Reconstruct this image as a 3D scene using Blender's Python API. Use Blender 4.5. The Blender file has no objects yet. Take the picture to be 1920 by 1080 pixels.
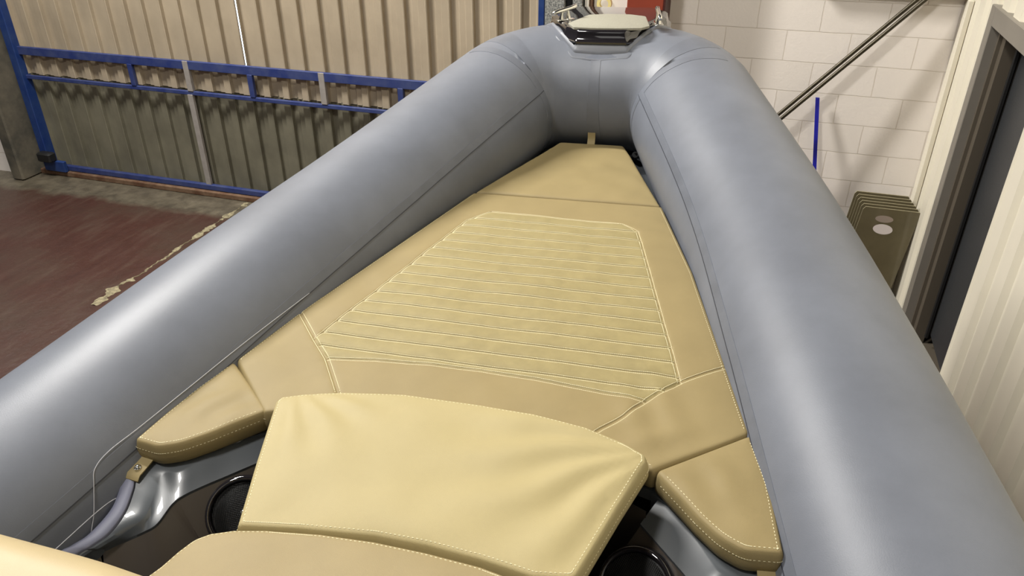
import bpy, math, random
import numpy as np
from mathutils import Matrix, Vector, noise, geometry
random.seed(3)
S = bpy.context.scene
COL = S.collection

# ------------------------------------------------------------------ camera
F = 1443.0
RW = np.array([[0.9533, 0.30204, -0.00105], [0.15047, -0.47793, -0.86541], [-0.26189, 0.82484, -0.50106]])
CAMP = np.array([0, 0, 2.88])
cd = bpy.data.cameras.new('camera'); cam = bpy.data.objects.new('camera', cd); COL.objects.link(cam)
cd.sensor_width = 36; cd.lens = 36 * F / 1920; cd.clip_start = 0.02
m = Matrix.Identity(4)
for i in range(3):
    m[i][0] = RW[0, i]; m[i][1] = -RW[1, i]; m[i][2] = -RW[2, i]; m[i][3] = CAMP[i]
cam.matrix_world = m
S.camera = cam
# ------------------------------------------------------------------ exposure, world and lamps
S.view_settings.view_transform = 'Standard'; S.view_settings.look = 'None'
S.view_settings.gamma = 1; S.view_settings.use_curve_mapping = False
S.view_settings.exposure = 0.0
w = bpy.data.worlds.new('hall_air'); S.world = w; w.use_nodes = True
w.node_tree.nodes['Background'].inputs[0].default_value = (0.95, 0.97, 1.0, 1)
w.node_tree.nodes['Background'].inputs[1].default_value = 0.055

def lamp(name, loc, sx, sy, power, col, target=None):
    l = bpy.data.lights.new(name, 'AREA'); l.shape = 'RECTANGLE'; l.size = sx; l.size_y = sy
    l.energy = power; l.color = col
    o = bpy.data.objects.new(name, l); COL.objects.link(o); o.location = loc
    if target: o.rotation_euler = (Vector(target) - Vector(loc)).to_track_quat('-Z', 'Y').to_euler()
    return o
lamp('ceiling_lamp', (-4.5, 3.6, 6.2), 0.30, 2.4, 600, (1.0, 0.97, 0.92), (-1.6, 4.4, 1))
lamp('ceiling_lamp', (-2.2, 0.1, 6.2), 0.6, 0.6, 165, (1.0, 0.97, 0.92), (0.6, 4.9, 2.0))
lamp('ceiling_lamp', (-1.0, -4.2, 6.2), 1.5, 3.0, 16, (1.0, 0.97, 0.92), (-0.5, 1.0, 1))

# ------------------------------------------------------------------ frames and back-projection (measuring helpers)
BM = np.array([[0.99849, -0.04691, -0.02842], [0.04594, 0.99837, -0.03387], [0.02997, 0.03251, 0.99902]])
BT = np.array([-0.48621, 0.0167, 1.66556])
BMAT = Matrix([list(BM[i]) + [BT[i]] for i in range(3)] + [[0, 0, 0, 1]])
BCAM = BM.T @ (CAMP - BT)
def wray(x, y): return RW.T @ np.array([(x - 960) / F, (y - 540) / F, 1.0])
def WP(x, y, ax, val):
    d = wray(x, y); return CAMP + d * ((val - CAMP[ax]) / d[ax])
def BP(x, y, z=0.0):
    d = BM.T @ wray(x, y); return BCAM + d * ((z - BCAM[2]) / d[2])
def B2(pts, z): return [tuple(BP(x, y, z)[:2]) for x, y in pts]

# ------------------------------------------------------------------ materials
def mat(name, col, rough=0.5, metal=0.0, noise_amt=0.0, nscale=8.0, col2=None, bump=0.0, bscale=200.0, spec=0.5, coat=0.0, det=4.0, sheen=0.0):
    m = bpy.data.materials.new(name); m.use_nodes = True
    nt = m.node_tree; b = nt.nodes['Principled BSDF']
    b.inputs['Base Color'].default_value = (*col, 1); b.inputs['Roughness'].default_value = rough
    b.inputs['Metallic'].default_value = metal; b.inputs['Specular IOR Level'].default_value = spec
    b.inputs['Coat Weight'].default_value = coat; b.inputs['Sheen Weight'].default_value = sheen
    tc = nt.nodes.new('ShaderNodeTexCoord')
    if noise_amt > 0 or col2:
        n = nt.nodes.new('ShaderNodeTexNoise'); n.inputs['Scale'].default_value = nscale; n.inputs['Detail'].default_value = det
        n.inputs['Roughness'].default_value = 0.6
        nt.links.new(tc.outputs['Object'], n.inputs['Vector'])
        r = nt.nodes.new('ShaderNodeValToRGB'); r.color_ramp.elements[0].position = 0.35; r.color_ramp.elements[1].position = 0.68
        c2 = col2 or tuple(min(1, c * (1 + noise_amt)) for c in col)
        c1 = col if col2 else tuple(c * (1 - noise_amt) for c in col)
        r.color_ramp.elements[0].color = (*c1, 1); r.color_ramp.elements[1].color = (*c2, 1)
        nt.links.new(n.outputs['Fac'], r.inputs['Fac']); nt.links.new(r.outputs['Color'], b.inputs['Base Color'])
        m['ramp'] = r.name
    if bump > 0:
        n2 = nt.nodes.new('ShaderNodeTexNoise'); n2.inputs['Scale'].default_value = bscale; n2.inputs['Detail'].default_value = 3
        nt.links.new(tc.outputs['Object'], n2.inputs['Vector'])
        bp = nt.nodes.new('ShaderNodeBump'); bp.inputs['Strength'].default_value = bump; bp.inputs['Distance'].default_value = 0.002
        nt.links.new(n2.outputs['Fac'], bp.inputs['Height']); nt.links.new(bp.outputs['Normal'], b.inputs['Normal'])
    return m
def lin(r, g, b):
    f = lambda c: (c / 255 / 12.92) if c <= 10 else ((c / 255 + 0.055) / 1.055) ** 2.4
    return (f(r), f(g), f(b))
M_tube = mat('grey_blue_hypalon', lin(110, 114, 123), 0.43, noise_amt=0.11, nscale=3.2, bump=0.12, bscale=500, spec=0.36, det=6)
M_tape = mat('grey_blue_tape', lin(103, 107, 116), 0.44, noise_amt=0.10, nscale=9, bump=0.1, bscale=500)
M_seam = mat('dark_glue', lin(58, 60, 68), 0.5)
M_skirt = mat('grey_moulded_rubber', lin(114, 117, 125), 0.4, noise_amt=0.04, nscale=6)
M_flap = mat('violet_grey_pvc', lin(118, 120, 138), 0.5, noise_amt=0.05, nscale=8)
M_tan = mat('tan_vinyl', lin(147, 131, 92), 0.55, noise_amt=0.045, nscale=7, bump=0.22, bscale=900, spec=0.28, det=7)
M_tanq = mat('worn_tan_vinyl', lin(152, 139, 97), 0.56, noise_amt=0.07, nscale=26, bump=0.35, bscale=500, spec=0.28, det=8)
M_tanl = mat('pale_tan_vinyl', lin(175, 161, 118), 0.55, noise_amt=0.035, nscale=5, bump=0.22, bscale=900, spec=0.28, det=7)
M_seat = mat('pale_brown_vinyl', lin(155, 139, 102), 0.55, noise_amt=0.035, nscale=9, bump=0.25, bscale=900, spec=0.3)
M_bols = mat('tan_bolster_vinyl', lin(188, 170, 130), 0.5, noise_amt=0.04, nscale=7, bump=0.15, bscale=700)
M_thread = mat('cream_thread', lin(232, 222, 182), 0.7)
M_gel = mat('grey_gelcoat', lin(80, 84, 88), 0.3, noise_amt=0.03, nscale=5, coat=0.4)
M_dark = mat('dark_brown_panel', lin(70, 62, 54), 0.42, noise_amt=0.08, nscale=4)
M_deck = mat('black_deck', lin(26, 23, 22), 0.6, noise_amt=0.1, nscale=12)
M_black = mat('gloss_black', (0.012, 0.010, 0.012), 0.06, coat=1.0)
M_blackm = mat('matt_black', (0.01, 0.01, 0.01), 0.5)
M_pad = mat('beige_grip', lin(150, 147, 132), 0.85, noise_amt=0.06, nscale=120, bump=0.4, bscale=900)
M_chrome = mat('polished_steel', (0.75, 0.74, 0.70), 0.12, metal=1.0)
M_cord = mat('white_cord', lin(200, 200, 205), 0.5)

# ------------------------------------------------------------------ mesh helpers
OFF = {}
def me_obj(name, V, Fc, material, parent=None, smooth=True, boat=False, base=None, angle=None):
    """Link ONE mesh object. V is in boat coordinates (boat=True) or world ones."""
    V = np.asarray(V, float)
    if parent is not None: off = OFF[parent.name]
    else: off = np.array(base) if base is not None else np.array([V[:, 0].mean(), V[:, 1].mean(), V[:, 2].min()])
    me = bpy.data.meshes.new(name)
    me.from_pydata([tuple(v) for v in (V - off)], [], [tuple(int(i) for i in f) for f in Fc]); me.update()
    o = bpy.data.objects.new(name, me); COL.objects.link(o)
    mats = material if isinstance(material, (list, tuple)) else [material]
    for mm in mats: me.materials.append(mm)
    if smooth:
        me.polygons.foreach_set('use_smooth', [True] * len(me.polygons))
        if angle: me.set_sharp_from_angle(angle=math.radians(angle))
    if parent is not None: o.parent = parent
    else:
        o.matrix_world = (BMAT if boat else Matrix.Identity(4)) @ Matrix.Translation(Vector(off))
    OFF[o.name] = off
    return o
def empty(name, base, boat=False):
    o = bpy.data.objects.new(name, None); COL.objects.link(o); o.empty_display_size = 0.1
    o.matrix_world = (BMAT if boat else Matrix.Identity(4)) @ Matrix.Translation(Vector(base)); OFF[o.name] = np.array(base, float)
    return o
def tag(o, label, cat, group=None, kind=None):
    o['label'] = label
    if cat: o['category'] = cat
    if group: o['group'] = group
    if kind: o['kind'] = kind
    return o
def struct(o): o['kind'] = 'structure'; return o

class MB:
    def __init__(s): s.V = []; s.F = []
    def add(s, V, Fc):
        n = len(s.V); s.V += [tuple(v) for v in V]; s.F += [tuple(i + n for i in f) for f in Fc]; return s
    def box(s, a, b, bev=0.0):
        (x0, y0, z0), (x1, y1, z1) = a, b
        x0, x1 = min(x0, x1), max(x0, x1); y0, y1 = min(y0, y1), max(y0, y1); z0, z1 = min(z0, z1), max(z0, z1)
        bv = min(bev, (x1-x0)/3, (y1-y0)/3, (z1-z0)/3)
        if bv <= 0:
            V = [(x, y, z) for z in (z0, z1) for y in (y0, y1) for x in (x0, x1)]
            return s.add(V, [(0, 2, 3, 1), (4, 5, 7, 6), (0, 1, 5, 4), (2, 6, 7, 3), (0, 4, 6, 2), (1, 3, 7, 5)])
        def ring(z, i):
            X0, X1, Y0, Y1 = x0+i, x1-i, y0+i, y1-i
            return [(X0+bv, Y0, z), (X1-bv, Y0, z), (X1, Y0+bv, z), (X1, Y1-bv, z), (X1-bv, Y1, z), (X0+bv, Y1, z), (X0, Y1-bv, z), (X0, Y0+bv, z)]
        V = ring(z0, bv) + ring(z0+bv, 0) + ring(z1-bv, 0) + ring(z1, bv)
        Fc = [tuple(range(7, -1, -1)), tuple(range(24, 32))]
        for k in range(3):
            for j in range(8):
                a_ = k*8+j; b_ = k*8+(j+1) % 8; Fc.append((a_, b_, b_+8, a_+8))
        return s.add(V, Fc)
    def tube(s, pts, r, n=10, closed=False):
        P = [np.array(p, float) for p in pts]; rr = r if hasattr(r, '__len__') else [r]*len(P)
        base = len(s.V); prev = None
        for i, p in enumerate(P):
            t = (P[min(i+1, len(P)-1)] - P[max(i-1, 0)]); t /= np.linalg.norm(t)
            if prev is None:
                a = np.array([0, 0, 1.0]) if abs(t[2]) < 0.9 else np.array([1.0, 0, 0]); u = np.cross(t, a)
            else: u = prev - t*(prev@t)
            u /= np.linalg.norm(u); prev = u; v = np.cross(t, u)
            for k in range(n):
                a = 2*math.pi*k/n; s.V.append(tuple(p + rr[i]*(u*math.cos(a)+v*math.sin(a))))
        for i in range(len(P)-1):
            for k in range(n):
                a = base+i*n+k; b = base+i*n+(k+1) % n; s.F.append((a, b, b+n, a+n))
        s.F.append(tuple(base+k for k in range(n-1, -1, -1))); s.F.append(tuple(base+(len(P)-1)*n+k for k in range(n)))
        return s
    def cyl(s, a, b, r, n=20): return s.tube([a, b], r, n)
    def prism(s, poly, z0, z1, top=None):
        n = len(poly); top = top or poly
        V = [(x, y, z0) for x, y in poly] + [(x, y, z1) for x, y in top]
        return s.add(V, [tuple(range(n-1, -1, -1)), tuple(range(n, 2*n))] + [(i, (i+1) % n, n+(i+1) % n, n+i) for i in range(n)])
    def obj(s, name, material, parent=None, **k): return me_obj(name, s.V, s.F, material, parent, **k)

def dens(P, d, closed=True):
    P = [np.array(p, float) for p in P]; out = []
    n = len(P)
    for i in range(n if closed else n-1):
        a, b = P[i], P[(i+1) % n]; k = max(1, int(np.linalg.norm(b-a)/d+0.5))
        for j in range(k): out.append(a+(b-a)*j/k)
    if not closed: out.append(P[-1])
    return np.array(out)
def catmull(P, n=8, closed=False):
    P = [np.array(p, float) for p in P]
    Q = [P[-1]]+P+[P[0], P[1]] if closed else [2*P[0]-P[1]]+P+[2*P[-1]-P[-2]]
    out = []
    for i in range(1, len(Q)-2):
        for j in range(n):
            t = j/n; a, b, c, d = Q[i-1:i+3]
            out.append(.5*((2*b)+(c-a)*t+(2*a-5*b+4*c-d)*t*t+(3*b-a-3*c+d)*t**3))
    if not closed: out.append(P[-1])
    return out
def pdist(Q, P, closed=True):
    """distance of points Q (n,2) to polyline P"""
    P = np.asarray(P); best = np.full(len(Q), 1e9)
    for i in range(len(P) if closed else len(P)-1):
        a = P[i]; b = P[(i+1) % len(P)]; ab = b-a; L = ab@ab
        if L < 1e-14: continue
        t = np.clip(((Q-a)@ab)/L, 0, 1)
        best = np.minimum(best, np.hypot(*(Q-a-t[:, None]*ab).T))
    return best
def inside(Q, P):
    c = np.zeros(len(Q), bool); x, y = Q.T; n = len(P)
    for i in range(n):
        x1, y1 = P[i]; x2, y2 = P[(i+1) % n]
        if y1 == y2: continue
        cond = ((y1 > y) != (y2 > y)) & (x < (x2-x1)*(y-y1)/(y2-y1)+x1)
        c ^= cond
    return c
def nz(x, y, z=0): return noise.noise(Vector((x, y, z)))
def area(P):
    P = np.asarray(P); return 0.5*np.sum(P[:, 0]*np.roll(P[:, 1], -1)-np.roll(P[:, 0], -1)*P[:, 1])
def roundc(P, rad):
    """round polygon corners; rad: one radius per corner"""
    P = [np.array(p, float) for p in P]; out = []; n = len(P)
    for i in range(n):
        r = rad[i] if hasattr(rad, '__len__') else rad
        a, b, c = P[i-1], P[i], P[(i+1) % n]
        if r <= 0: out.append(b); continue
        u = (a-b); lu = np.linalg.norm(u); u /= lu; v = (c-b); lv = np.linalg.norm(v); v /= lv
        th = math.acos(max(-1, min(1, u@v)))
        if th > 3.0: out.append(b); continue
        t = min(r/math.tan(th/2), lu*0.48, lv*0.48)
        p0 = b+u*t; p1 = b+v*t
        for k in range(7):
            s = k/6; out.append((1-s)**2*p0+2*s*(1-s)*b+s*s*p1)
    return out

def cushion(name, outline, ztop, thick, material, parent=None, r=0.012, puff=0.006, grooves=(), wr=None, grid=0.014,
            tilt=(0, 0, 0, 0), stitch=((0.011, 1),), side_stitch=True, skip=None, extra_stitch=(), worn=None, matfn=None):
    """Upholstered pad. outline in boat xy. grooves: [(polyline, depth, width)]. Returns object(s)."""
    O = dens(outline, 0.009)
    if area(O) < 0: O = O[::-1]
    cx, cy, tx, ty = tilt
    def surf(Q):
        Q = np.asarray(Q, float); d = pdist(Q, O)
        rr = np.clip(r-d, 0, r); z = ztop-r+np.sqrt(np.maximum(r*r-rr*rr, 0))
        z += puff*(1-np.exp(-d/0.045))
        for P, dep, wid in grooves:
            g = pdist(Q, P, False); z -= dep*np.exp(-(g/wid)**2)*np.clip(d/0.012, 0, 1)
        if wr is not None: z += wr(Q)*np.clip(d/0.03, 0, 1)
        return z+(Q[:, 0]-cx)*tx+(Q[:, 1]-cy)*ty
    pts = [O]
    lo = O.min(0); hi = O.max(0)
    # inset rings
    E = np.roll(O, -1, 0)-np.roll(O, 1, 0); E /= np.linalg.norm(E, axis=1)[:, None]+1e-12
    N = np.stack([-E[:, 1], E[:, 0]], 1)
    rings = []
    for k in (0.0025, 0.006, 0.011, 0.018):
        q = O+N*k; dd = pdist(q, O); rings.append(q[(dd > k*0.85) & inside(q, O)])
    gp = []
    for P, dep, wid in grooves:
        D = dens(P, 0.012, False); T = np.gradient(D, axis=0); T /= np.linalg.norm(T, axis=1)[:, None]+1e-12; NN = np.stack([-T[:, 1], T[:, 0]], 1)
        for s in (-2.2, -1.3, -0.6, 0, 0.6, 1.3, 2.2): gp.append(D+NN*wid*s)
    xs = np.arange(lo[0], hi[0], grid); ys = np.arange(lo[1], hi[1], grid)
    G = np.array([(x+(grid*0.5 if j % 2 else 0), y) for j, y in enumerate(ys) for x in xs])
    G = G[inside(G, O)]; G = G[pdist(G, O) > 0.024]
    if gp:
        gp = np.vstack(gp); gp = gp[inside(gp, O)]; gp = gp[pdist(gp, O) > 0.003]
        keep = np.ones(len(G), bool)
        for P, dep, wid in grooves: keep &= pdist(G, P, False) > wid*2.2+0.003
        G = G[keep]; Q = np.vstack([O]+rings+[gp, G])
    else: Q = np.vstack([O]+rings+[G])
    # drop near duplicates (never outline points)
    seen = {}; keepi = []
    for i, q in enumerate(Q):
        k = (round(q[0]/0.0012), round(q[1]/0.0012))
        if i < len(O) or k not in seen: keepi.append(i); seen[k] = 1
    Q = Q[keepi]; nO = len(O)
    vv, ee, ff, *_ = geometry.delaunay_2d_cdt([Vector(q) for q in Q], [], [list(range(nO))], 1, 1e-6)
    Qv = np.array([tuple(v) for v in vv]); Z = surf(Qv)
    V = [(a, b, c) for (a, b), c in zip(Qv, Z)]; Fc = [tuple(f) for f in ff]
    # sides: match outline vertices
    idx = []
    for q in O: idx.append(int(np.argmin(np.hypot(*(Qv-q).T))))
    prev = idx
    hs = [0.0, 0.15, 0.35, 0.6, 0.85, 1.0]
    H = thick-r
    for h in hs[1:]:
        cur = []
        bul = 0.005*math.sin(math.pi*min(1, h*1.0))-0.006*(h > 0.99)
        for k in range(nO):
            n0 = -N[k]; x, y = O[k]+n0*bul
            zt = V[idx[k]][2]; cur.append(len(V)); V.append((x, y, zt-H*h))
        for k in range(nO):
            k2 = (k+1) % nO; Fc.append((prev[k], cur[k], cur[k2], prev[k2]))
        prev = cur
    Fc.append(tuple(prev[::-1]))
    o = me_obj(name, V, Fc, material, parent, boat=True)
    if matfn is not None:
        o.data.materials.append(matfn[1])
        nf = len(ff); cen = np.array([np.mean([Qv[i] for i in f], axis=0) for f in ff]); ins = inside(cen, np.asarray(matfn[0]))
        for i in range(nf):
            if ins[i]: o.data.polygons[i].material_index = 1
    # stitching
    sm = MB()
    def run(P, closed, fz, L=0.0042, pitch=0.0062, wdt=0.0007, side=None):
        D = dens(P, pitch, closed); n = len(D)
        z = fz(D)
        for i in range(n if closed else n-1):
            a = D[i]; b = D[(i+1) % n]; t = b-a; l = np.linalg.norm(t)
            if l < 1e-6: continue
            t /= l; m_ = (a+b)/2; zz = z[i]+0.0004; z2 = z[(i+1) % n]+0.0004
            nn = np.array([-t[1], t[0]])*wdt
            if skip is not None and skip(m_): continue
            p0 = m_-t*L/2; p1 = m_+t*L/2
            sm.add([(*(p0-nn), zz), (*(p1-nn), z2), (*(p1+nn), z2), (*(p0+nn), zz), (*(m_-t*L/3), (zz+z2)/2+.0007), (*(m_+t*L/3), (zz+z2)/2+.0007)],
                   [(0, 1, 5, 4), (1, 2, 5), (2, 3, 4, 5), (3, 0, 4)])
    for ins, _ in stitch:
        q = O+N*ins; q = q[pdist(q, O) > ins*0.9]; run(q, True, surf)
    for P, off in extra_stitch:
        D = dens(P, 0.01, False)
        T = np.gradient(D, axis=0); T /= np.linalg.norm(T, axis=1)[:, None]+1e-12; NN = np.stack([-T[:, 1], T[:, 0]], 1)
        for s in off: run(D+NN*s, False, surf)
    if side_stitch:
        q = O-N*0.0042; zt = surf(O); top_sm = sm; sm = MB()
        D = dens(q, 0.0062); 
        for i in range(len(D)):
            a = D[i]; b = D[(i+1) % len(D)]; t = b-a; l = np.linalg.norm(t)
            if l < 1e-6: continue
            t /= l; m_ = (a+b)/2; nn = np.array([t[1], -t[0]])*0.0008
            if skip is not None and skip(m_): continue
            zz = float(surf(np.array([m_-nn*6]))[0]) if False else float(zt[int(np.argmin(np.hypot(*(O-m_).T)))])-0.010
            p0 = m_-t*.0021; p1 = m_+t*.0021
            sm.add([(*p0, zz-.0006), (*p1, zz-.0006), (*p1, zz+.0006), (*p0, zz+.0006), (*(p0+nn), zz), (*(p1+nn), zz)], [(0, 1, 5, 4), (3, 4, 5, 2), (0, 4, 3), (1, 2, 5)])
        if sm.V: sm.obj('side_stitching', M_thread, o, boat=True)['label'] = 'cream thread along the side'
        sm = top_sm
    if sm.V:
        st = sm.obj('stitching', M_thread, o, boat=True); st['label'] = 'cream thread stitching'
    return o, surf, O, N

# ------------------------------------------------------------------ room: world frame, X along the back wall, wall at Y = 5.6
WY = 5.6; RX = 1.19
def node_floor():
    m = bpy.data.materials.new('worn_red_floor_paint'); m.use_nodes = True; nt = m.node_tree; b = nt.nodes['Principled BSDF']
    tc = nt.nodes.new('ShaderNodeTexCoord'); sp = nt.nodes.new('ShaderNodeSeparateXYZ'); nt.links.new(tc.outputs['Object'], sp.inputs[0])
    def noi(sc, det=6, vec=None, ro=0.6):
        n = nt.nodes.new('ShaderNodeTexNoise'); n.inputs['Scale'].default_value = sc; n.inputs['Detail'].default_value = det; n.inputs['Roughness'].default_value = ro
        nt.links.new(vec or tc.outputs['Object'], n.inputs['Vector']); return n.outputs['Fac']
    def math_(op, a, b_=None, c=None):
        n = nt.nodes.new('ShaderNodeMath'); n.operation = op
        for i, v in enumerate((a, b_, c)):
            if v is None: continue
            if isinstance(v, (int, float)): n.inputs[i].default_value = v
            else: nt.links.new(v, n.inputs[i])
        return n.outputs[0]
    def ramp(f, stops):
        r = nt.nodes.new('ShaderNodeValToRGB'); e = r.color_ramp.elements
        e[0].position, e[0].color = stops[0][0], (*stops[0][1], 1); e[1].position, e[1].color = stops[-1][0], (*stops[-1][1], 1)
        for p, c in stops[1:-1]:
            x = e.new(p); x.color = (*c, 1)
        nt.links.new(f, r.inputs[0]); return r.outputs['Color']
    mp = nt.nodes.new('ShaderNodeMapping'); mp.inputs['Rotation'].default_value = (0, 0, 0.12); mp.inputs['Scale'].default_value = (5.0, 0.8, 1)
    nt.links.new(tc.outputs['Object'], mp.inputs[0])
    red = ramp(noi(2.6, 8, mp.outputs[0]), [(0.30, lin(58, 29, 24)), (0.52, lin(68, 38, 32)), (0.75, lin(82, 62, 53))])
    dirt = ramp(noi(1.3, 9, None, 0.65), [(0.44, (0, 0, 0)), (0.66, (1, 1, 1))])
    mx = nt.nodes.new('ShaderNodeMix'); mx.data_type = 'RGBA'
    dm = math_('MULTIPLY_ADD', dirt, 0.55, 0.15)
    nt.links.new(dm, mx.inputs[0]); nt.links.new(red, mx.inputs[6]); mx.inputs[7].default_value = (*lin(70, 58, 48), 1)
    # bare concrete strip along the gate
    e = math_('ADD', sp.outputs['Y'], math_('MULTIPLY', noi(3.0, 5), 0.35))
    fac = math_('MULTIPLY', math_('SUBTRACT', e, 5.28), 9.0); fac = math_('MINIMUM', math_('MAXIMUM', fac, 0.0), 1.0)
    conc = ramp(noi(7, 8), [(0.3, lin(66, 60, 50)), (0.7, lin(110, 102, 86))])
    mx2 = nt.nodes.new('ShaderNodeMix'); mx2.data_type = 'RGBA'
    nt.links.new(fac, mx2.inputs[0]); nt.links.new(mx.outputs[2], mx2.inputs[6]); nt.links.new(conc, mx2.inputs[7])
    nt.links.new(mx2.outputs[2], b.inputs['Base Color'])
    rr = math_('ADD', math_('MULTIPLY', noi(5, 6), 0.35), 0.22); nt.links.new(rr, b.inputs['Roughness'])
    bp = nt.nodes.new('ShaderNodeBump'); bp.inputs['Strength'].default_value = 0.6; bp.inputs['Distance'].default_value = 0.012
    nt.links.new(noi(22, 10, None, 0.7), bp.inputs['Height']); nt.links.new(bp.outputs['Normal'], b.inputs['Normal'])
    return m
def node_block():
    m = bpy.data.materials.new('painted_block_wall'); m.use_nodes = True; nt = m.node_tree; b = nt.nodes['Principled BSDF']
    tc = nt.nodes.new('ShaderNodeTexCoord'); sp = nt.nodes.new('ShaderNodeSeparateXYZ'); nt.links.new(tc.outputs['Object'], sp.inputs[0])
    cb = nt.nodes.new('ShaderNodeCombineXYZ')
    ad = nt.nodes.new('ShaderNodeMath'); ad.operation = 'ADD'; ad.inputs[1].default_value = 0.046+8.0; nt.links.new(sp.outputs['X'], ad.inputs[0])
    nt.links.new(ad.outputs[0], cb.inputs[0]); nt.links.new(sp.outputs['Z'], cb.inputs[1])
    # slight waviness of the joints
    nn = nt.nodes.new('ShaderNodeTexNoise'); nn.inputs['Scale'].default_value = 9; nt.links.new(tc.outputs['Object'], nn.inputs['Vector'])
    sc = nt.nodes.new('ShaderNodeVectorMath'); sc.operation = 'SCALE'; sc.inputs[3].default_value = 0.008; nt.links.new(nn.outputs['Color'], sc.inputs[0])
    av = nt.nodes.new('ShaderNodeVectorMath'); av.operation = 'ADD'; nt.links.new(cb.outputs[0], av.inputs[0]); nt.links.new(sc.outputs[0], av.inputs[1])
    br = nt.nodes.new('ShaderNodeTexBrick'); br.offset = 0.5; br.inputs['Scale'].default_value = 1.0
    br.inputs['Brick Width'].default_value = 0.4; br.inputs['Row Height'].default_value = 0.2; br.inputs['Mortar Size'].default_value = 0.0035
    br.inputs['Mortar Smooth'].default_value = 0.3
    br.inputs['Color1'].default_value = (*lin(240, 232, 224), 1); br.inputs['Color2'].default_value = (*lin(234, 226, 217), 1); br.inputs['Mortar'].default_value = (*lin(218, 208, 196), 1)
    nt.links.new(av.outputs[0], br.inputs['Vector'])
    nt.links.new(br.outputs['Color'], b.inputs['Base Color']); b.inputs['Roughness'].default_value = 0.6
    n2 = nt.nodes.new('ShaderNodeTexNoise'); n2.inputs['Scale'].default_value = 60; n2.inputs['Detail'].default_value = 6; nt.links.new(tc.outputs['Object'], n2.inputs['Vector'])
    mu = nt.nodes.new('ShaderNodeMath'); mu.operation = 'MULTIPLY_ADD'; mu.inputs[1].default_value = -1.0
    m2 = nt.nodes.new('ShaderNodeMath'); m2.operation = 'MULTIPLY'; m2.inputs[1].default_value = 0.25; nt.links.new(n2.outputs['Fac'], m2.inputs[0])
    nt.links.new(br.outputs['Fac'], mu.inputs[0]); nt.links.new(m2.outputs[0], mu.inputs[2])
    bp = nt.nodes.new('ShaderNodeBump'); bp.inputs['Strength'].default_value = 0.6; bp.inputs['Distance'].default_value = 0.008
    nt.links.new(mu.outputs[0], bp.inputs['Height']); nt.links.new(bp.outputs['Normal'], b.inputs['Normal'])
    return m
M_floor = node_floor(); M_block = node_block()
M_gate_up = mat('dusty_beige_sheet', lin(164, 150, 128), 0.6, nscale=2.2, noise_amt=0.10, det=8)
M_gate_lo = mat('grimy_grey_sheet', lin(108, 104, 88), 0.6, nscale=3.0, noise_amt=0.18, det=8)
M_blue = mat('chipped_blue_paint', lin(36, 50, 104), 0.5, nscale=10, col2=lin(62, 72, 112), det=8)
M_postblue = mat('deep_blue_paint', lin(22, 48, 106), 0.4, nscale=8, col2=lin(44, 66, 112), det=8)
M_primer = mat('grey_primer', lin(146, 140, 134), 0.6, noise_amt=0.08, nscale=20)
M_concrete = mat('stained_concrete', lin(66, 64, 56), 0.85, nscale=3.5, col2=lin(112, 104, 88), det=9, bump=0.6, bscale=40)
M_speck = mat('speckled_grey_board', lin(70, 72, 74), 0.8, nscale=90, col2=lin(168, 168, 160), det=2)
M_cream = mat('cream_wall_sheet', lin(226, 219, 200), 0.4, noise_amt=0.03, nscale=2.0)
M_red = mat('red_oxide_steel', lin(132, 52, 30), 0.55, noise_amt=0.06, nscale=6)
M_redd = mat('shaded_red_steel', lin(62, 20, 16), 0.55)  # darker copy of the red oxide, shade put into the colour
M_white = mat('white_board', lin(226, 222, 212), 0.5)
M_rust = mat('rusty_rail', lin(84, 54, 34), 0.8, nscale=12, col2=lin(120, 96, 74), det=8)
M_olive = mat('olive_beam_paint', lin(128, 118, 86), 0.6, noise_amt=0.15, nscale=12)
M_jamb = mat('grey_door_frame', lin(128, 122, 112), 0.5, noise_amt=0.04, nscale=4)
M_jambd = mat('brown_grey_track', lin(92, 84, 72), 0.5)
M_leaf = mat('black_speckled_leaf', lin(44, 46, 48), 0.35, nscale=130, col2=lin(62, 64, 66), det=2)
M_rod = mat('dark_steel_rod', lin(62, 56, 42), 0.35, metal=0.6, noise_amt=0.2, nscale=20)
M_bar = mat('ultramarine_bar', lin(26, 28, 150), 0.35)
M_plate = mat('smoky_brown_acrylic', lin(98, 90, 68), 0.14, noise_amt=0.10, nscale=5, coat=0.3)
M_edge = mat('pale_sheet_edge', lin(150, 142, 114), 0.3)
M_oval = mat('pale_oval', lin(214, 204, 200), 0.5)
M_oval2 = mat('dull_pink_oval', lin(150, 136, 124), 0.4)
M_rubble = mat('crumbled_concrete', lin(104, 96, 76), 0.9, nscale=30, col2=lin(168, 158, 126), det=8, bump=0.8, bscale=60)
M_roll = mat('cream_tape_roll', lin(226, 210, 140), 0.5)
M_shelfbox = mat('brown_shelf', lin(120, 104, 84), 0.5)
M_wood = mat('rough_timber', lin(130, 100, 66), 0.8, noise_amt=0.15, nscale=8)
def emis(name, col, s):
    m = bpy.data.materials.new(name); m.use_nodes = True; b = m.node_tree.nodes['Principled BSDF']
    b.inputs['Emission Color'].default_value = (*col, 1); b.inputs['Emission Strength'].default_value = s; b.inputs['Base Color'].default_value = (*col, 1); return m
M_day = emis('daylight', (0.75, 0.88, 1.0), 4.0)

# floor, walls
struct(MB().box((-10, -7, -0.1), (4.2, 7.0, 0)).obj('floor', M_floor, smooth=False, base=(0, 0, 0)))
struct(MB().box((-1.53, WY, 0), (2.6, WY+0.2, 5.2)).obj('wall_back', M_block, smooth=False, base=(0, 0, 0)))
struct(MB().box((-10, 5.46, 0), (-6.86, WY+0.2, 5.2)).obj('wall_back_left', M_block, smooth=False, base=(0, 0, 0)))
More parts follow.
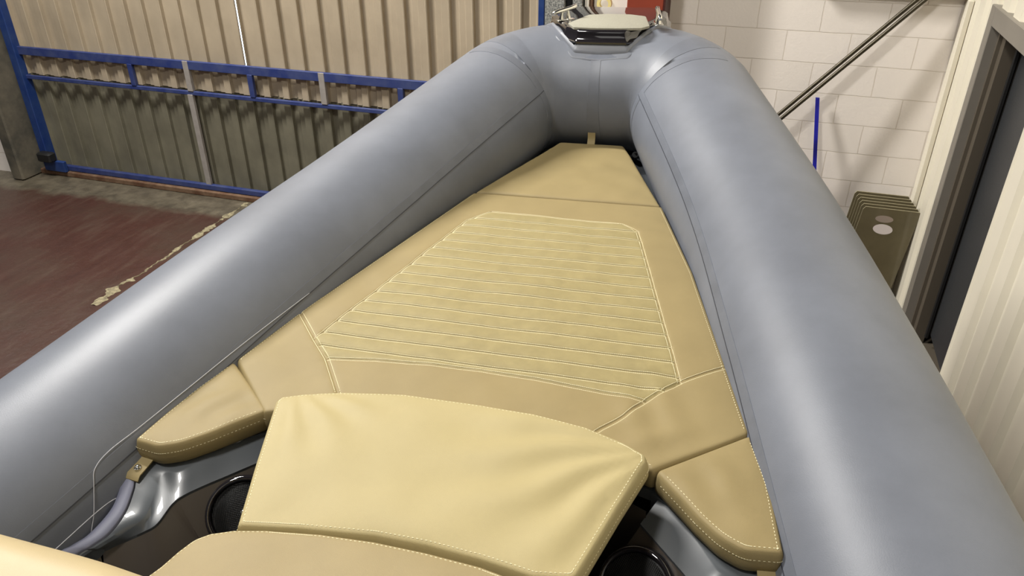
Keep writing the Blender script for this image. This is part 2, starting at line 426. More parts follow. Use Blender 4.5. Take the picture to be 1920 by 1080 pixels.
# ceiling beam at the back wall
tag(MB().box((0.30, WY-0.07, 2.055), (RX-0.04, WY-0.002, 2.35), .006).obj('wall_beam', M_olive, angle=40), 'olive painted beam end along the top of the white block wall', 'beam')

# cream ribbed wall on the right, with its door opening
def ribbed(x, y0, y1, z0, z1, per, dep):
    V = []; Fc = []; ys = []
    y = y0
    prof = [(0, 0), (0.52, 0), (0.60, 1), (0.92, 1)]
    k = math.floor(y0/per)
    while (k)*per < y1:
        for f, h in prof:
            yy = (k+f)*per
            if y0 < yy < y1: ys.append((yy, h*dep))
        k += 1
    ys = [(y0, 0)]+ys+[(y1, 0)]
    for yy, h in ys: V += [(x+h, yy, z0), (x+h, yy, z1)]
    n = len(ys)
    for i in range(n-1): Fc.append((2*i, 2*i+2, 2*i+3, 2*i+1))
    # back skin so the sheet has thickness
    b = len(V); V += [(x+0.06, y0, z0), (x+0.06, y0, z1), (x+0.06, y1, z0), (x+0.06, y1, z1)]
    Fc += [(b, b+1, b+3, b+2), (0, 1, b+1, b), (2*n-2, b+2, b+3, 2*n-1), tuple([1]+[2*i+1 for i in range(1, n)]+[b+3, b+1])]
    return V, Fc
mb = MB()
DY0, DY1, DZ = 3.93, 4.99, 2.085
mb.add(*ribbed(RX, DY1, WY, 0, 5.2, 0.25, 0.028)); mb.add(*ribbed(RX, -7, DY0, 0, 5.2, 0.25, 0.028)); mb.add(*ribbed(RX, DY0, DY1, DZ, 5.2, 0.25, 0.028))
struct(mb.obj('wall_right', M_cream, smooth=False, base=(RX, 0, 0)))
# flashing strip standing in the corner and on the seams
tag(MB().box((RX-0.035, WY-0.10, 0), (RX-0.003, WY-0.004, 2.05), .004).obj('corner_flashing', M_cream, angle=40), 'cream metal flashing strip in the corner beside the block wall', 'flashing')
# sliding door in the right wall
d = empty('door_1', (RX, (DY0+DY1)/2, 0)); d['kind'] = 'structure'
MB().box((RX-0.022, DY1-0.085, 0), (RX+0.10, DY1+0.012, DZ+.03), .004).box((RX-0.022, DY0, DZ-0.07), (RX+0.10, DY1-0.085, DZ+.03), .004).obj('door_frame', M_jamb, d, angle=40)
MB().box((RX+0.05, DY1-0.16, 0.02), (RX+0.12, DY1-0.085, DZ-.07), .003).box((RX+0.03, DY1-0.105, 0), (RX+0.05, DY1-0.085, DZ-.07)).obj('door_track', M_jambd, d, angle=40)
MB().box((RX+0.13, DY0-0.35, 0.12), (RX+0.17, DY1-0.20, DZ), .004).obj('door_panel', M_leaf, d, angle=40)
MB().box((RX+0.10, DY1-0.23, 0.10), (RX+0.12, DY1-0.205, DZ-.05), .003).obj('door_gasket', M_blackm, d, angle=40)
struct(MB().box((RX+0.22, DY0-1.2, 0), (RX+0.26, WY, 2.6)).obj('wall_behind_door', M_blackm, smooth=False))
struct(MB().box((RX+0.06, DY0-.3, 0), (RX+0.20, DY1+.2, 0.02)).obj('trim_door_sill', M_jambd, smooth=False))

# ---- sliding gate
GX0, GX1 = -6.58, -1.56
def corr(x0, x1, z0, z1, y, per=0.115, dep=0.035, seed=1):
    rnd = random.Random(seed); V = []; Fc = []; xs = []; x = x0
    while x < x1:
        j = rnd.uniform(-.006, .006); dd = dep*rnd.uniform(.85, 1.1)
        xs += [(x, 0), (x+.004, dd), (x+per*0.30+j, dd), (x+per*0.36+j, dd*.55), (x+per*0.60+j, dd*.55), (x+per*0.66+j, 0), (x+per*.93, 0), (x+per*.96, -.004)]
        x += per
    xs = [(a, h) for a, h in xs if a < x1]+[(x1, 0)]
    for a, h in xs: V += [(a, y+h, z0), (a, y+h, z1)]
    for i in range(len(xs)-1): Fc.append((2*i, 2*i+2, 2*i+3, 2*i+1))
    n = len(V); V += [(a, b+0.012, c) for a, b, c in V]; Fc += [tuple(reversed([q+n for q in f])) for f in Fc]
    return V, Fc
g = empty('sliding_gate', ((GX0+GX1)/2, WY, 0)); tag(g, 'large beige corrugated sheet gate in a blue steel frame', 'gate')
SL = float(WP(462, 130, 1, WY)[0])
mb = MB(); mb.add(*corr(GX0, SL-0.008, 0.99, 5.0, WY+.0, 0.187, seed=2)); mb.add(*corr(SL+0.008, GX1, 0.99, 5.0, WY+.004, 0.187, seed=5)); mb.obj('upper_sheet', M_gate_up, g, smooth=False)
mb = MB(); mb.add(*corr(GX0, GX1, 0.06, 1.0, WY+.02, 0.187, seed=9)); mb.obj('lower_sheet', M_gate_lo, g, smooth=False)
zt = 1.25; zm = 0.985
MB().box((GX0-.1, WY-0.036, zt-0.075), (GX1, WY-0.005, zt), .004).obj('top_rail', M_blue, g, angle=40)
MB().box((GX0-.03, WY-0.034, zm-0.035), (GX1, WY-0.006, zm), .004).obj('middle_rail', M_blue, g, angle=40)
MB().box((GX0, WY-0.05, 0.055), (GX1, WY-0.006, 0.105), .004).obj('bottom_rail', M_blue, g, angle=40)
for px, py, prim, wd in ((243, 130, 0, .05), (350, 140, 1, .055), (468, 150, 0, .05), (604, 165, 1, .055), (750, 170, 0, .05)):
    X = float(WP(px, py, 1, WY-0.04)[0])
    o = MB().box((X-wd/2, WY-0.039, zm), (X+wd/2, WY-0.006, zt-0.07 if not prim else zt-.001), .003).obj('upright', M_primer if prim else M_blue, g, angle=40)
    if prim: o['label'] = 'grey primed upright'
X = float(WP(346, 135, 1, WY-0.04)[0])
o = MB().box((X-.0275, WY-0.037, 0.06), (X+.0275, WY-0.006, zm-.03), .003).obj('upright', M_primer, g, angle=40); o['label'] = 'grey primed full height upright'
MB().box((GX0-0.085, WY-0.075, 0.052), (GX0+0.0, WY+0.03, 5.0), .006).obj('end_post', M_postblue, g, angle=40)
MB().box((GX0-0.132, WY-0.03, 0.052), (GX0-0.100, WY+0.03, 5.0), .004).obj('guide_post', M_postblue, g, angle=40)
lt = MB().box((GX0-0.05, WY-0.16, 0.16), (GX0+0.11, WY-0.07, 0.25), .012).obj('bolt_box', M_blackm, g, angle=40)
MB().box((GX0-0.05, WY-0.10, 0.052), (GX0+0.20, WY-0.06, 0.16), .004).obj('foot_bracket', M_postblue, g, angle=40)
tag(MB().box((-6.9, WY-0.08, 0.0), (-1.5, WY-0.0, 0.05), .006).obj('gate_track', M_rust, angle=40), 'rusty floor rail under the corrugated gate', 'rail')
tag(MB().box((GX1+0.0, WY-0.06, 0.052), (GX1+0.045, WY+0.0, 5.0), .004).obj('gate_stop_post', M_postblue, angle=40), 'thin blue steel post at the right end of the gate', 'post')
# the daylight behind the gate's gaps
struct(MB().box((-8, WY+1.6, 0), (-0.5, WY+1.62, 5.5)).obj('trim_daylight_yard', M_day, smooth=False))
# concrete pillar
tag(MB().box((-6.86, 5.30, 0), (-6.72, 5.62, 5.2), .015).obj('concrete_pillar', M_concrete, angle=40), 'stained grey concrete pillar left of the blue gate post', 'pillar')

# ---- things on the back wall behind the bow
def bx(x0, x1, z0, z1, y0, y1, bev=0.004): return MB().box((x0, y0, z0), (x1, y1, z1), bev)
def XW(px, py=20, y=WY-.1): return float(WP(px, py, 1, y)[0])
tag(bx(XW(1026), XW(1062), 0, 5, WY-.16, WY-.004).obj('wall_pier', M_speck, angle=40), 'speckled grey pier beside the blue post, left of a black gap', 'pier')
tag(bx(XW(1062)+.002, XW(1077)-.002, 0, 5, WY-.12, WY-.004).obj('black_channel', M_blackm, angle=40), 'black channel between the two speckled piers', 'channel')
tag(bx(XW(1077), XW(1095), 0, 5, WY-.16, WY-.004).obj('wall_pier', M_speck, angle=40), 'narrow speckled grey pier right of a black gap', 'pier')
tag(bx(XW(1098), XW(1106), 0, 5, WY-.14, WY-.004).obj('white_trim_strip', M_white, angle=40), 'narrow white vertical strip left of the brown strip', 'trim')
tag(bx(XW(1106)+.002, XW(1112), 0, 5, WY-.13, WY-.004).obj('brown_trim_strip', M_rust, angle=40), 'narrow brown vertical strip beside the white board', 'trim')
tag(bx(XW(1113), XW(1183), 0, 5, WY-.10, WY-.004).obj('white_board', M_white, angle=40), 'white board on the wall behind the bow platform', 'board')
tag(bx(XW(1184), XW(1243, y=WY-.3), 0, 5, WY-.30, WY-.004, .004).obj('steel_column', M_red, angle=40), 'red oxide painted steel column left of the block wall', 'column')
o = bx(XW(1243, y=WY-.3)-.001, XW(1243, y=WY-.3)+.012, 0, 5, WY-.30, WY-.004, .002).obj('column_shaded_side', M_redd, bpy.data.objects['steel_column'], angle=40)  # thin skin over the column's right side, its shade painted in darker red
sh = empty('wall_bracket', (XW(1140), WY-.18, 1.85)); tag(sh, 'small brown wall bracket holding a cream tape roll', 'bracket')
zb = float(WP(1140, 27, 1, WY-.2)[2]); ztp = float(WP(1140, 19, 1, WY-.2)[2])
MB().box((XW(1116), WY-.24, zb-.06), (XW(1164), WY-.102, zb), .004).obj('tray', M_shelfbox, sh, angle=40)
MB().box((XW(1116), WY-.245, ztp-.01), (XW(1164), WY-.235, ztp), .001).box((XW(1162), WY-.245, zb), (XW(1164), WY-.235, ztp), .001).obj('rim', M_blackm, sh, angle=40)
cxr = XW(1131, y=WY-.2); zr = zb+.012
mb = MB(); prof = [(.030, -.02), (.050, -.02), (.050, .02), (.030, .02)]; V = []; Fc = []; nn = 32
for k in range(nn):
    a = 2*math.pi*k/nn
    for rr, yy in prof: V.append((cxr+rr*math.cos(a), WY-.17+yy, zr+.052+rr*math.sin(a)))
for k in range(nn):
    for j in range(4): Fc.append((k*4+j, k*4+(j+1) % 4, ((k+1) % nn)*4+(j+1) % 4, ((k+1) % nn)*4+j))
tag(mb.add(V, Fc).obj('tape_roll', M_roll, angle=40), 'cream roll of tape standing in the wall bracket', 'tape roll')

# ---- rods, bar, stack of sheets in the corner
for k, dz in ((0, 0.0), (1, 0.034)):
    a = np.array([-0.92, WY-.35, 0.01]); b = np.array([1.13, WY-.10, 2.36])
    p1 = WP(1467, 215, 1, WY-.21); p2 = WP(1730, -2, 1, WY-.10)
    u = (p2-p1)/np.linalg.norm(p2-p1); perp = np.array([-u[2], 0, u[0]])
    o1 = p1-u*(p1[2]-.02)/u[2]; o2 = p1+u*((RX-.03-p1[0])/u[0])
    s = (dz-.015)
    r = MB().cyl(o1+perp*s, o2+perp*s-u*.02, .0125, 14).obj('steel_rod', M_rod, angle=40)
    tag(r, ('lower' if k == 0 else 'upper')+' of two dark steel rods leaning diagonally before the block wall', 'rod', 'leaning steel rods')
p1 = WP(1533, 183, 1, WY-.05); p2 = WP(1527, 318, 1, WY-.13); u = (p2-p1)/np.linalg.norm(p2-p1); p3 = p1+u*(p1[2]-.01)/(-u[2])
mb = MB(); hw = .013
V = []
for p in (p3, p1):
    for dx, dy in ((-hw, -.006), (hw, -.006), (hw, .006), (-hw, .006)): V.append((p[0]+dx, p[1]+dy, p[2]))
mb.add(V, [(3, 2, 1, 0), (4, 5, 6, 7), (0, 1, 5, 4), (1, 2, 6, 5), (2, 3, 7, 6), (3, 0, 4, 7)])
tag(mb.obj('blue_bar', M_bar, smooth=False), 'ultramarine flat bar leaning on the white block wall', 'bar')
NSH = 6
for k in range(NSH):
    f = k/(NSH-1)
    Yt = (WY-.12)-.13*f
    q0 = WP(1604+16*f, 358+29*f, 1, Yt); q1 = WP(1708+19*f, 364+38*f, 1, Yt)
    wd = q1[0]-q0[0]; z = q0[2]; x0 = q0[0]; x1 = q1[0]
    th = .010; Yb = Yt-.02
    L = z
    mb = MB(); c = .012
    # outline in (x, s) with clipped top corners; s from 0 bottom to 1 top
    out = [(x0, 0), (x1, 0), (x1, 1-c/L), (x1-c*.8, 1), (x0+.012, 1), (x0, 1-.02/L)]
    V = []
    for dy in (0, th):
        for x, s_ in out: V.append((x-.07*(1-s_), Yb+(Yt-Yb)*s_+dy, .004+(z-.004)*s_))
    n = 6
    mb.add(V, [tuple(range(n)), tuple(range(2*n-1, n-1, -1))]+[(i, i+n, (i+1) % n+n, (i+1) % n) for i in range(n)])
    o = mb.obj('acrylic_sheet', [M_plate, M_edge], smooth=False)
    for i_, p_ in enumerate(o.data.polygons): p_.material_index = 0 if i_ < 2 else 1
    lab = {0: 'smoky brown sheet leaning in the corner, rearmost and tallest of its stack', 1: 'smoky brown sheet leaning in the corner, second from the wall',
           2: 'smoky brown sheet leaning in the corner, third from the wall', 3: 'smoky brown sheet leaning in the corner, third from the front',
           4: 'smoky brown sheet leaning in the corner, just behind the front one', 5: 'smoky brown sheet with pale oval, frontmost of the corner stack'}[k]
    tag(o, lab, 'sheet', 'smoky sheets leaning in the corner')
    if k == NSH-1:
        for (px, py, aw, ah, mm, nm) in ((1655, 430, 18.5, 9.5, M_oval, 'white'), (1658, 411, 17, 6.5, M_oval2, 'dull pink')):
            def onplate(px, py):
                dd = wray(px, py); P0 = np.array([x0, Yb, 0]); nrm = np.cross([1, 0, 0], [0, Yt-Yb, z]); tt = ((P0-CAMP)@nrm)/(dd@nrm); return CAMP+dd*tt+nrm/np.linalg.norm(nrm)*0
            cc = onplate(px, py); ex = onplate(px+aw, py+1.5)-cc; ey = onplate(px, py-ah)-cc
            nrm = np.array([0, -z, Yt-Yb]); nrm = nrm/np.linalg.norm(nrm)
            V = [cc+nrm*.0008+ex*math.cos(a)+ey*math.sin(a) for a in np.linspace(0, 2*math.pi, 36, endpoint=False)]
            V += [v-nrm*.003 for v in V]
            oo = MB().add(V, [tuple(range(36)), tuple(range(71, 35, -1))]+[(i, i+36, (i+1) % 36+36, (i+1) % 36) for i in range(36)]).obj('oval_patch', mm, o, smooth=False); oo['label'] = nm+' oval patch'

# ---- crumbled joint in the floor
pts = [(2.75, .03), (3.2, .02), (3.62, .035), (3.80, .085), (4.0, .05), (4.2, .012), (4.38, .012), (4.5, .03), (4.62, .015), (4.78, .04), (4.9, .055), (5.05, .035), (5.2, .05), (5.32, .02), (5.45, .05), (5.5, .03)]
V = []; Fc = []; NY = 240; NXg = 10
for i in range(NY):
    y = 3.6+(5.5-3.6)*i/(NY-1)
    wdt = .004+np.interp(y, [p_[0] for p_ in pts], [p_[1] for p_ in pts])*max(0.0, min(1.25, .55+2.6*nz(y*7, 2)+.9*nz(y*31, 5))); xc = -4.31+.035*nz(y*4, 7)+.015*nz(y*22, 1)
    for j in range(NXg):
        f = j/(NXg-1)*2-1; x = xc+f*wdt*0.62
        V.append((x, y, 0.001+0.008*(1-f*f)*(0.6+0.9*abs(nz(x*70, y*70, 3)))))
for i in range(NY-1):
    for j in range(NXg-1): a = i*NXg+j; Fc.append((a, a+1, a+NXg+1, a+NXg))
struct(me_obj('trim_floor_joint', V, Fc, M_rubble, smooth=False))

# ------------------------------------------------------------------ boat (boat frame: x starboard, y to the bow, z = 0 at the pad tops)
R0 = 0.266
leg = [(1.176, 0, -.205), (.998, .9, -.154), (.838, 1.7, -.085), (.679, 2.4, -.022), (.404, 3.193, .128)]
LEGP = catmull(leg, 16)
arc = [(.388, 3.219, .135), (.368, 3.243, .142), (.347, 3.265, .147), (.323, 3.284, .152), (.297, 3.302, .156), (.269, 3.316, .16), (.24, 3.328, .162), (.21, 3.336, .163), (.179, 3.342, .164), (.148, 3.345, .163), (.111, 3.346, .162), (.074, 3.347, .161), (.037, 3.348, .159), (0, 3.349, .158)]
aft = [(1.40, -1.3, -.27), (1.33, -.9, -.25), (1.25, -.4, -.228), (1.21, -.2, -.216)]
RP = np.array([np.array(p) for p in aft]+[np.array(p) for p in LEGP]+[np.array(p) for p in arc])   # starboard, aft -> bow
PATH = np.vstack([RP*[-1, 1, 1], (RP[:-1])[::-1]])                        # port aft -> bow -> starboard aft
TAN = np.gradient(PATH, axis=0); TAN /= np.linalg.norm(TAN, axis=1)[:, None]
SIDE = np.cross(TAN, [0, 0, 1.0]); SIDE /= np.linalg.norm(SIDE, axis=1)[:, None]   # always inboard (port: +x; bow: -y; starboard: -x)
UP = np.cross(SIDE, TAN)
LEN = np.concatenate([[0], np.cumsum(np.linalg.norm(np.diff(PATH, axis=0), axis=1))])
def tpt(s, ang, off=0.0):
    """point on the tube: s arc length, ang degrees above inboard"""
    i = np.interp(s, LEN, np.arange(len(LEN))); k = int(min(i, len(LEN)-2)); f = i-k
    c = PATH[k]*(1-f)+PATH[k+1]*f; sd = SIDE[k]*(1-f)+SIDE[k+1]*f; up = UP[k]*(1-f)+UP[k+1]*f
    sd /= np.linalg.norm(sd); up /= np.linalg.norm(up)
    a = math.radians(ang); return c+(R0+off)*(sd*math.cos(a)+up*math.sin(a))
boat = empty('inflatable_boat', (0, 0.5, -0.95), True)
tag(boat, 'grey blue rigid inflatable boat with tan cushions, bow facing the wall', 'boat')
NS = 96; V = []; Fc = []
for i in range(len(PATH)):
    for k in range(NS):
        a = 2*math.pi*k/NS; V.append(PATH[i]+R0*(SIDE[i]*math.cos(a)+UP[i]*math.sin(a)))
n = len(PATH)
for i in range(n-1):
    for k in range(NS): a = i*NS+k; b = i*NS+(k+1) % NS; Fc.append((a, b, b+NS, a+NS))
Fc.append(tuple(range(NS-1, -1, -1))); Fc.append(tuple((n-1)*NS+k for k in range(NS)))
me_obj('inflatable_tube', V, Fc, M_tube, boat)
S_BOW = LEN[len(RP)-1]; S_TOT = LEN[-1]
def strip(sf, af, name, material, off=0.0011, n1=60, n2=5, label=None):
    """band on the tube: sf(u), af(u, v) for u, v in 0..1 ; edges sink into the tube"""
    V = []; Fc = []
    for i in range(n1):
        u = i/(n1-1)
        for j in range(n2+2):
            v = (j-1+.0)/(n2-1); o_ = off
            if j == 0: v = -.02; o_ = -.001
            elif j == n2+1: v = 1.02; o_ = -.001
            V.append(tpt(sf(u, v), af(u, v), o_))
    w_ = n2+2
    for i in range(n1-1):
        for j in range(w_-1): a = i*w_+j; Fc.append((a, a+1, a+w_+1, a+w_))
    o = me_obj(name, V, Fc, material, boat, angle=12)
    if label: o['label'] = label
    return o
def s_at_y(y, port=True):
    s = np.interp(y, PATH[:len(RP), 1], LEN[:len(RP)]); return s if port else S_TOT-s
SC = s_at_y(3.15)
for port in (True, False):
    A = s_at_y(-1.2, port); E = s_at_y(3.17, port)
    strip(lambda u, v: A+(E-A)*u, lambda u, v: 25.0+6.0*v, 'seam_tape', M_tape, n1=120, label='long darker seam tape along the tube')
    A2 = s_at_y(3.12, port) + (0 if port else 0)
    strip(lambda u, v: A+(E-A)*u, lambda u, v: 24.4+.55*v, 'seam_bead', M_seam, off=.0018, n1=120, n2=3, label='dark glue line along the lower edge of the seam tape')
    # two ring tapes at the bow bend, wavy glue edge
    for s0, s1, nm in ((0.00, 0.045, 'edge'), (0.10, 0.175, 'inner')):
        sg = 1 if port else -1; base_ = s_at_y(3.13, port)
        strip(lambda u, v, s0=s0, s1=s1, sg=sg, base_=base_: base_+sg*(s0+(s1-s0)*v+(0.006*nz(u*9, v*2, s0*50) if v < .5 else 0)), lambda u, v: -60+170*u, 'ring_tape', M_tape, n1=70, n2=4, label='darker ring tape round the tube bend')
strip(lambda u, v: S_BOW-.022+.060*v, lambda u, v: -60+112*u, 'centre_tape', M_tape, n1=50, n2=4, label='upright seam tape at the bow centre')

# cords on the port tube
def cord(P, r, name='cord'):
    MB().tube(catmull(P, 8), r, 8).obj(name, M_cord, boat)['label'] = 'thin white cord'
def TA(y, ang): return tpt(s_at_y(y), ang, .0022)
cord([TA(1.75, 25), TA(1.5, 28.5), TA(1.3, 30.5), TA(1.15, 32), TA(1.066, 33), TA(1.02, 31), TA(.995, 25), TA(.962, 15), TA(.93, 6), TA(.92, -4)], .0009)
cord([TA(1.04, 10), TA(.985, 13.9), TA(.842, 14.3), TA(.6, 14.5), TA(.3, 15)], .0010)

# V hull under the tubes
V = []; Fc = []; ys = list(np.linspace(-1.3, 3.25, 24))
for y in ys:
    xr = np.interp(y, RP[:, 1], RP[:, 0]); zr_ = np.interp(y, RP[:, 1], RP[:, 2])
    kz = -1.0+0.75*max(0, (y-1.2)/2.05)**2
    row = [(-xr, zr_-.20), (-xr*.92, zr_-.30-.1*(xr > .5)), (-xr*.5, (zr_-.3)*.45+kz*.55), (0, kz), (xr*.5, (zr_-.3)*.45+kz*.55), (xr*.92, zr_-.30-.1*(xr > .5)), (xr, zr_-.20)]
    for x, z in row: V.append((x, y, z))
for i in range(len(ys)-1):
    for k in range(6): a = i*7+k; Fc.append((a, a+7, a+8, a+1))
me_obj('hull', V, Fc, M_gel, boat, angle=30)
mb = MB()
for y in (-.3, 1.6):
    pass
# floor of the cockpit and forward locker base
ZD = -0.40
def xin(y): return float(np.interp(y, RP[:, 1], RP[:, 0]))
ys = np.linspace(-1.3, 1.35, 12)
poly = [(-xin(y)+.1, y) for y in ys]+[(xin(y)-.1, y) for y in ys[::-1]]
MB().prism(poly, ZD-.03, ZD).obj('deck', M_deck, boat, smooth=False)
# locker top that carries the bow pads (slightly smaller than the pads)
ZB = -0.062
poly = [(-.14, 3.09), (.14, 3.09), (.25, 2.83), (.36, 2.49), (.655, 1.40), (.70, 1.13), (.62, 1.13), (.46, 1.225), (.25, 1.285), (0, 1.30), (-.25, 1.285), (-.46, 1.225), (-.62, 1.13), (-.70, 1.13), (-.655, 1.40), (-.36, 2.49), (-.25, 2.83)]
MB().prism(poly, ZB-.03, ZB-.001).obj('locker_top', M_gel, boat, smooth=True, angle=30)
ys = np.linspace(1.45, 3.25, 10)
poly = [(-xin(y)+.06, y) for y in ys]+[(xin(y)-.06, y) for y in ys[::-1]]
MB().prism(poly, ZB-.07, ZB-.033).prism([(-.36, 3.2), (.36, 3.2), (.30, 3.40), (-.30, 3.40)], ZB-.068, ZB-.02).obj('inner_shelf', M_gel, boat, smooth=False)
# side mouldings: ledge, chamfer face, downward sweep aft; mirrored
def side(sx, name):
    # stations: outer edge G, ridge Rg, lower edge Lw  (port measured, mirrored by sx)
    def bp(x, y, z): return tuple(BP(x, y, z))
    st = [ # outer edge, ridge, lower edge
        ((-.46, 1.22, ZB), bp(500, 806, ZB-.004), bp(500, 860, -.088)),
        ((-.54, 1.165, ZB), bp(430, 838, ZB-.004), bp(430, 890, -.092)),
        ((-.62, 1.12, ZB), bp(370, 868, ZB-.004), bp(378, 912, -.093)),
        ((-.69, 1.105, ZB), bp(336, 884, ZB-.005), bp(345, 928, -.095)),
        (bp(262, 884, ZB-.002), bp(305, 888, ZB-.009), bp(322, 945, -.100)),
        (bp(252, 920, -.078), bp(290, 925, -.086), bp(294, 982, -.118)),
        (bp(236, 962, -.094), bp(272, 968, -.103), bp(267, 998, -.128)),
        (bp(207, 1001, -.110), bp(230, 1001, -.118), bp(240, 1010, -.134)),
        (bp(172, 1026, -.115), bp(190, 1026, -.123), bp(202, 1027, -.138)),
        (bp(115, 1066, -.118), bp(128, 1067, -.126), bp(140, 1068, -.142)),
        ((-.82, .42, -.13), (-.805, .42, -.137), (-.78, .42, -.155)),
        ((-.96, -.2, -.19), (-.945, -.2, -.195), (-.92, -.2, -.22)),
        ((-1.13, -1.2, -.23), (-1.115, -1.2, -.235), (-1.09, -1.2, -.26))]
    cols = []
    for c in range(3): cols.append(catmull([s[c] for s in st], 6))
    V = []; Fc = []; nn = len(cols[0])
    for i in range(nn):
        g_, r_, l_ = cols[0][i], cols[1][i], cols[2][i]
        row = [g_+np.array([0, 0, -.06]), g_, g_*.5+r_*.5+np.array([0, 0, .002]), r_*.97+g_*.03, r_*.95+l_*.05, r_*.5+l_*.5, l_*.96+r_*.04, l_, l_+np.array([0, 0, -.03])]
        for q in row: V.append((q[0]*sx*-1, q[1], q[2]))
    w_ = 9
    for i in range(nn-1):
        for k in range(w_-1):
            a = i*w_+k; f = (a, a+w_, a+w_+1, a+1); Fc.append(f if sx < 0 else f[::-1])
    o = me_obj(name, V, Fc, M_gel, boat, angle=24)
    # dark side panel below the moulding down to the deck
    V = []; Fc = []
    lw = cols[2]
    for i in range(nn):
        q = lw[i]; dd = lw[min(i+1, nn-1)]-lw[max(i-1, 0)]; nr = np.array([-dd[1], dd[0]]); nr /= np.linalg.norm(nr)
        nr = nr if nr[0] > 0 else -nr
        for k in range(6):
            f = k/5; z_ = (q[2]-.002)*(1-f)+(ZD-.01)*f; o_ = -.006+.85*(q[2]-z_); V.append(((q[0]+nr[0]*o_)*sx*-1, q[1]+nr[1]*o_, z_))
    for i in range(nn-1):
        for k in range(5):
            a = i*6+k; f = (a, a+6, a+7, a+1); Fc.append(f if sx < 0 else f[::-1])
    me_obj('side_panel', V, Fc, M_dark, boat, angle=50)['label'] = 'dark brown panel below the side moulding'
    # violet grey flap along the tube, with the dark groove between it and the moulding
    V = []; Fc = []
    G = cols[0]; i0 = 22
    FO = catmull([np.array(BP(*q)) for q in ((243, 866, -.060), (226, 912, -.074), (208, 955, -.088), (168, 1000, -.103), (135, 1022, -.103), (75, 1062, -.095))]+[np.array((-.85, .42, -.11)), np.array((-.98, -.2, -.15)), np.array((-1.15, -1.2, -.2))], 6)
    i0 = 24; G_ = G[i0:]; NF = len(G_)
    for i in range(NF):
        g_ = G_[i]; fo = FO[min(i, len(FO)-1)]
        for f_, dz in ((.12, -.03), (.13, .000), (.18, .002), (.45, .004), (.75, .003), (1.0, .0), (1.06, -.03)):
            q = g_*(1-f_)+fo*f_+np.array([0, 0, dz]); V.append((q[0]*sx*-1, q[1], q[2]))
    for i in range(NF-1):
        for k in range(6): a = i*7+k; f = (a, a+7, a+8, a+1); Fc.append(f[::-1] if sx < 0 else f)
    me_obj('tube_flap', V, Fc, M_flap, boat)['label'] = 'violet grey flap along the side moulding'
    return cols
PORT = side(-1, 'side_moulding'); side(1, 'side_moulding')
# front panel under the arc between the two side panels
V = []; Fc = []
arcp = [(-.455, 1.165), (-.25, 1.255), (0, 1.28), (.25, 1.255), (.455, 1.165)]
ap = catmull([np.array(p_) for p_ in arcp], 8)
for p_ in ap: V += [(p_[0], p_[1], ZB), (p_[0], p_[1], ZD)]
for i in range(len(ap)-1): Fc.append((2*i, 2*i+1, 2*i+3, 2*i+2))
me_obj('locker_front', V, Fc, M_dark, boat)

MB().tube([BP(1188, 296, -.075), BP(1191, 290, -.03)], [.016, .013], 16).tube([BP(1191, 290, -.03), BP(1197, 286, -.028)], .007, 10).obj('drain_fitting', M_blackm, boat, boat=True, angle=50)
# speakers in the panel faces
def speaker(sx):
    c = BP(462, 946, -0.20); c = np.array([-.460, 1.050, -.168])
    nrm = np.array([.36, -.62, .68]); nrm /= np.linalg.norm(nrm)
    c = c+nrm*.022
    u = np.cross(nrm, [0, 0, 1]); u /= np.linalg.norm(u); v = np.cross(u, nrm)
    F_ = lambda q: (q[0]*sx*-1, q[1], q[2])
    def ringmesh(prof, nseg=48):
        V = []; Fc = []
        for k in range(nseg):
            a = 2*math.pi*k/nseg
            for r_, h in prof: V.append(F_(c+r_*(u*math.cos(a)+v*math.sin(a))+nrm*h))
        L_ = len(prof)
        for k in range(nseg):
            for j in range(L_-1):
                f = (k*L_+j, k*L_+j+1, ((k+1) % nseg)*L_+j+1, ((k+1) % nseg)*L_+j); Fc.append(f)
        return V, Fc
    V, Fc = ringmesh([(.088, -.07), (.088, -.01), (.086, .004), (.081, .009), (.075, .007), (.071, -.004)])
    o = me_obj('speaker_ring', V, Fc, M_black, boat); o['label'] = 'glossy black speaker ring'
    # grille: perforated look from a woven grid of thin wires on a dark disc
    mb = MB(); V, Fc = ringmesh([(.072, -.006), (.05, -.002), (.025, .001), (.0008, .002)]); mb.add(V, Fc)
    for i in range(-17, 18):
        t = i*.004; h = math.sqrt(max(0, .070**2-t*t))
        if h < .01: continue
        for (A_, B_) in ((u*t-v*h, u*t+v*h), (v*t-u*h, v*t+u*h)):
            P = [F_(c+A_*(1-s)+B_*s+nrm*(.003+.004*(1-((2*s-1)**2)))) for s in (0, .25, .5, .75, 1)]
            mb.tube(P, .0006, 4)
    g_ = mb.obj('speaker_grille', M_blackm, o, boat=True)
    MB().tube([F_(c+nrm*.006), F_(c+nrm*.010)], .008, 16).obj('speaker_badge', M_chrome, o, boat=True)
speaker(-1); speaker(1)

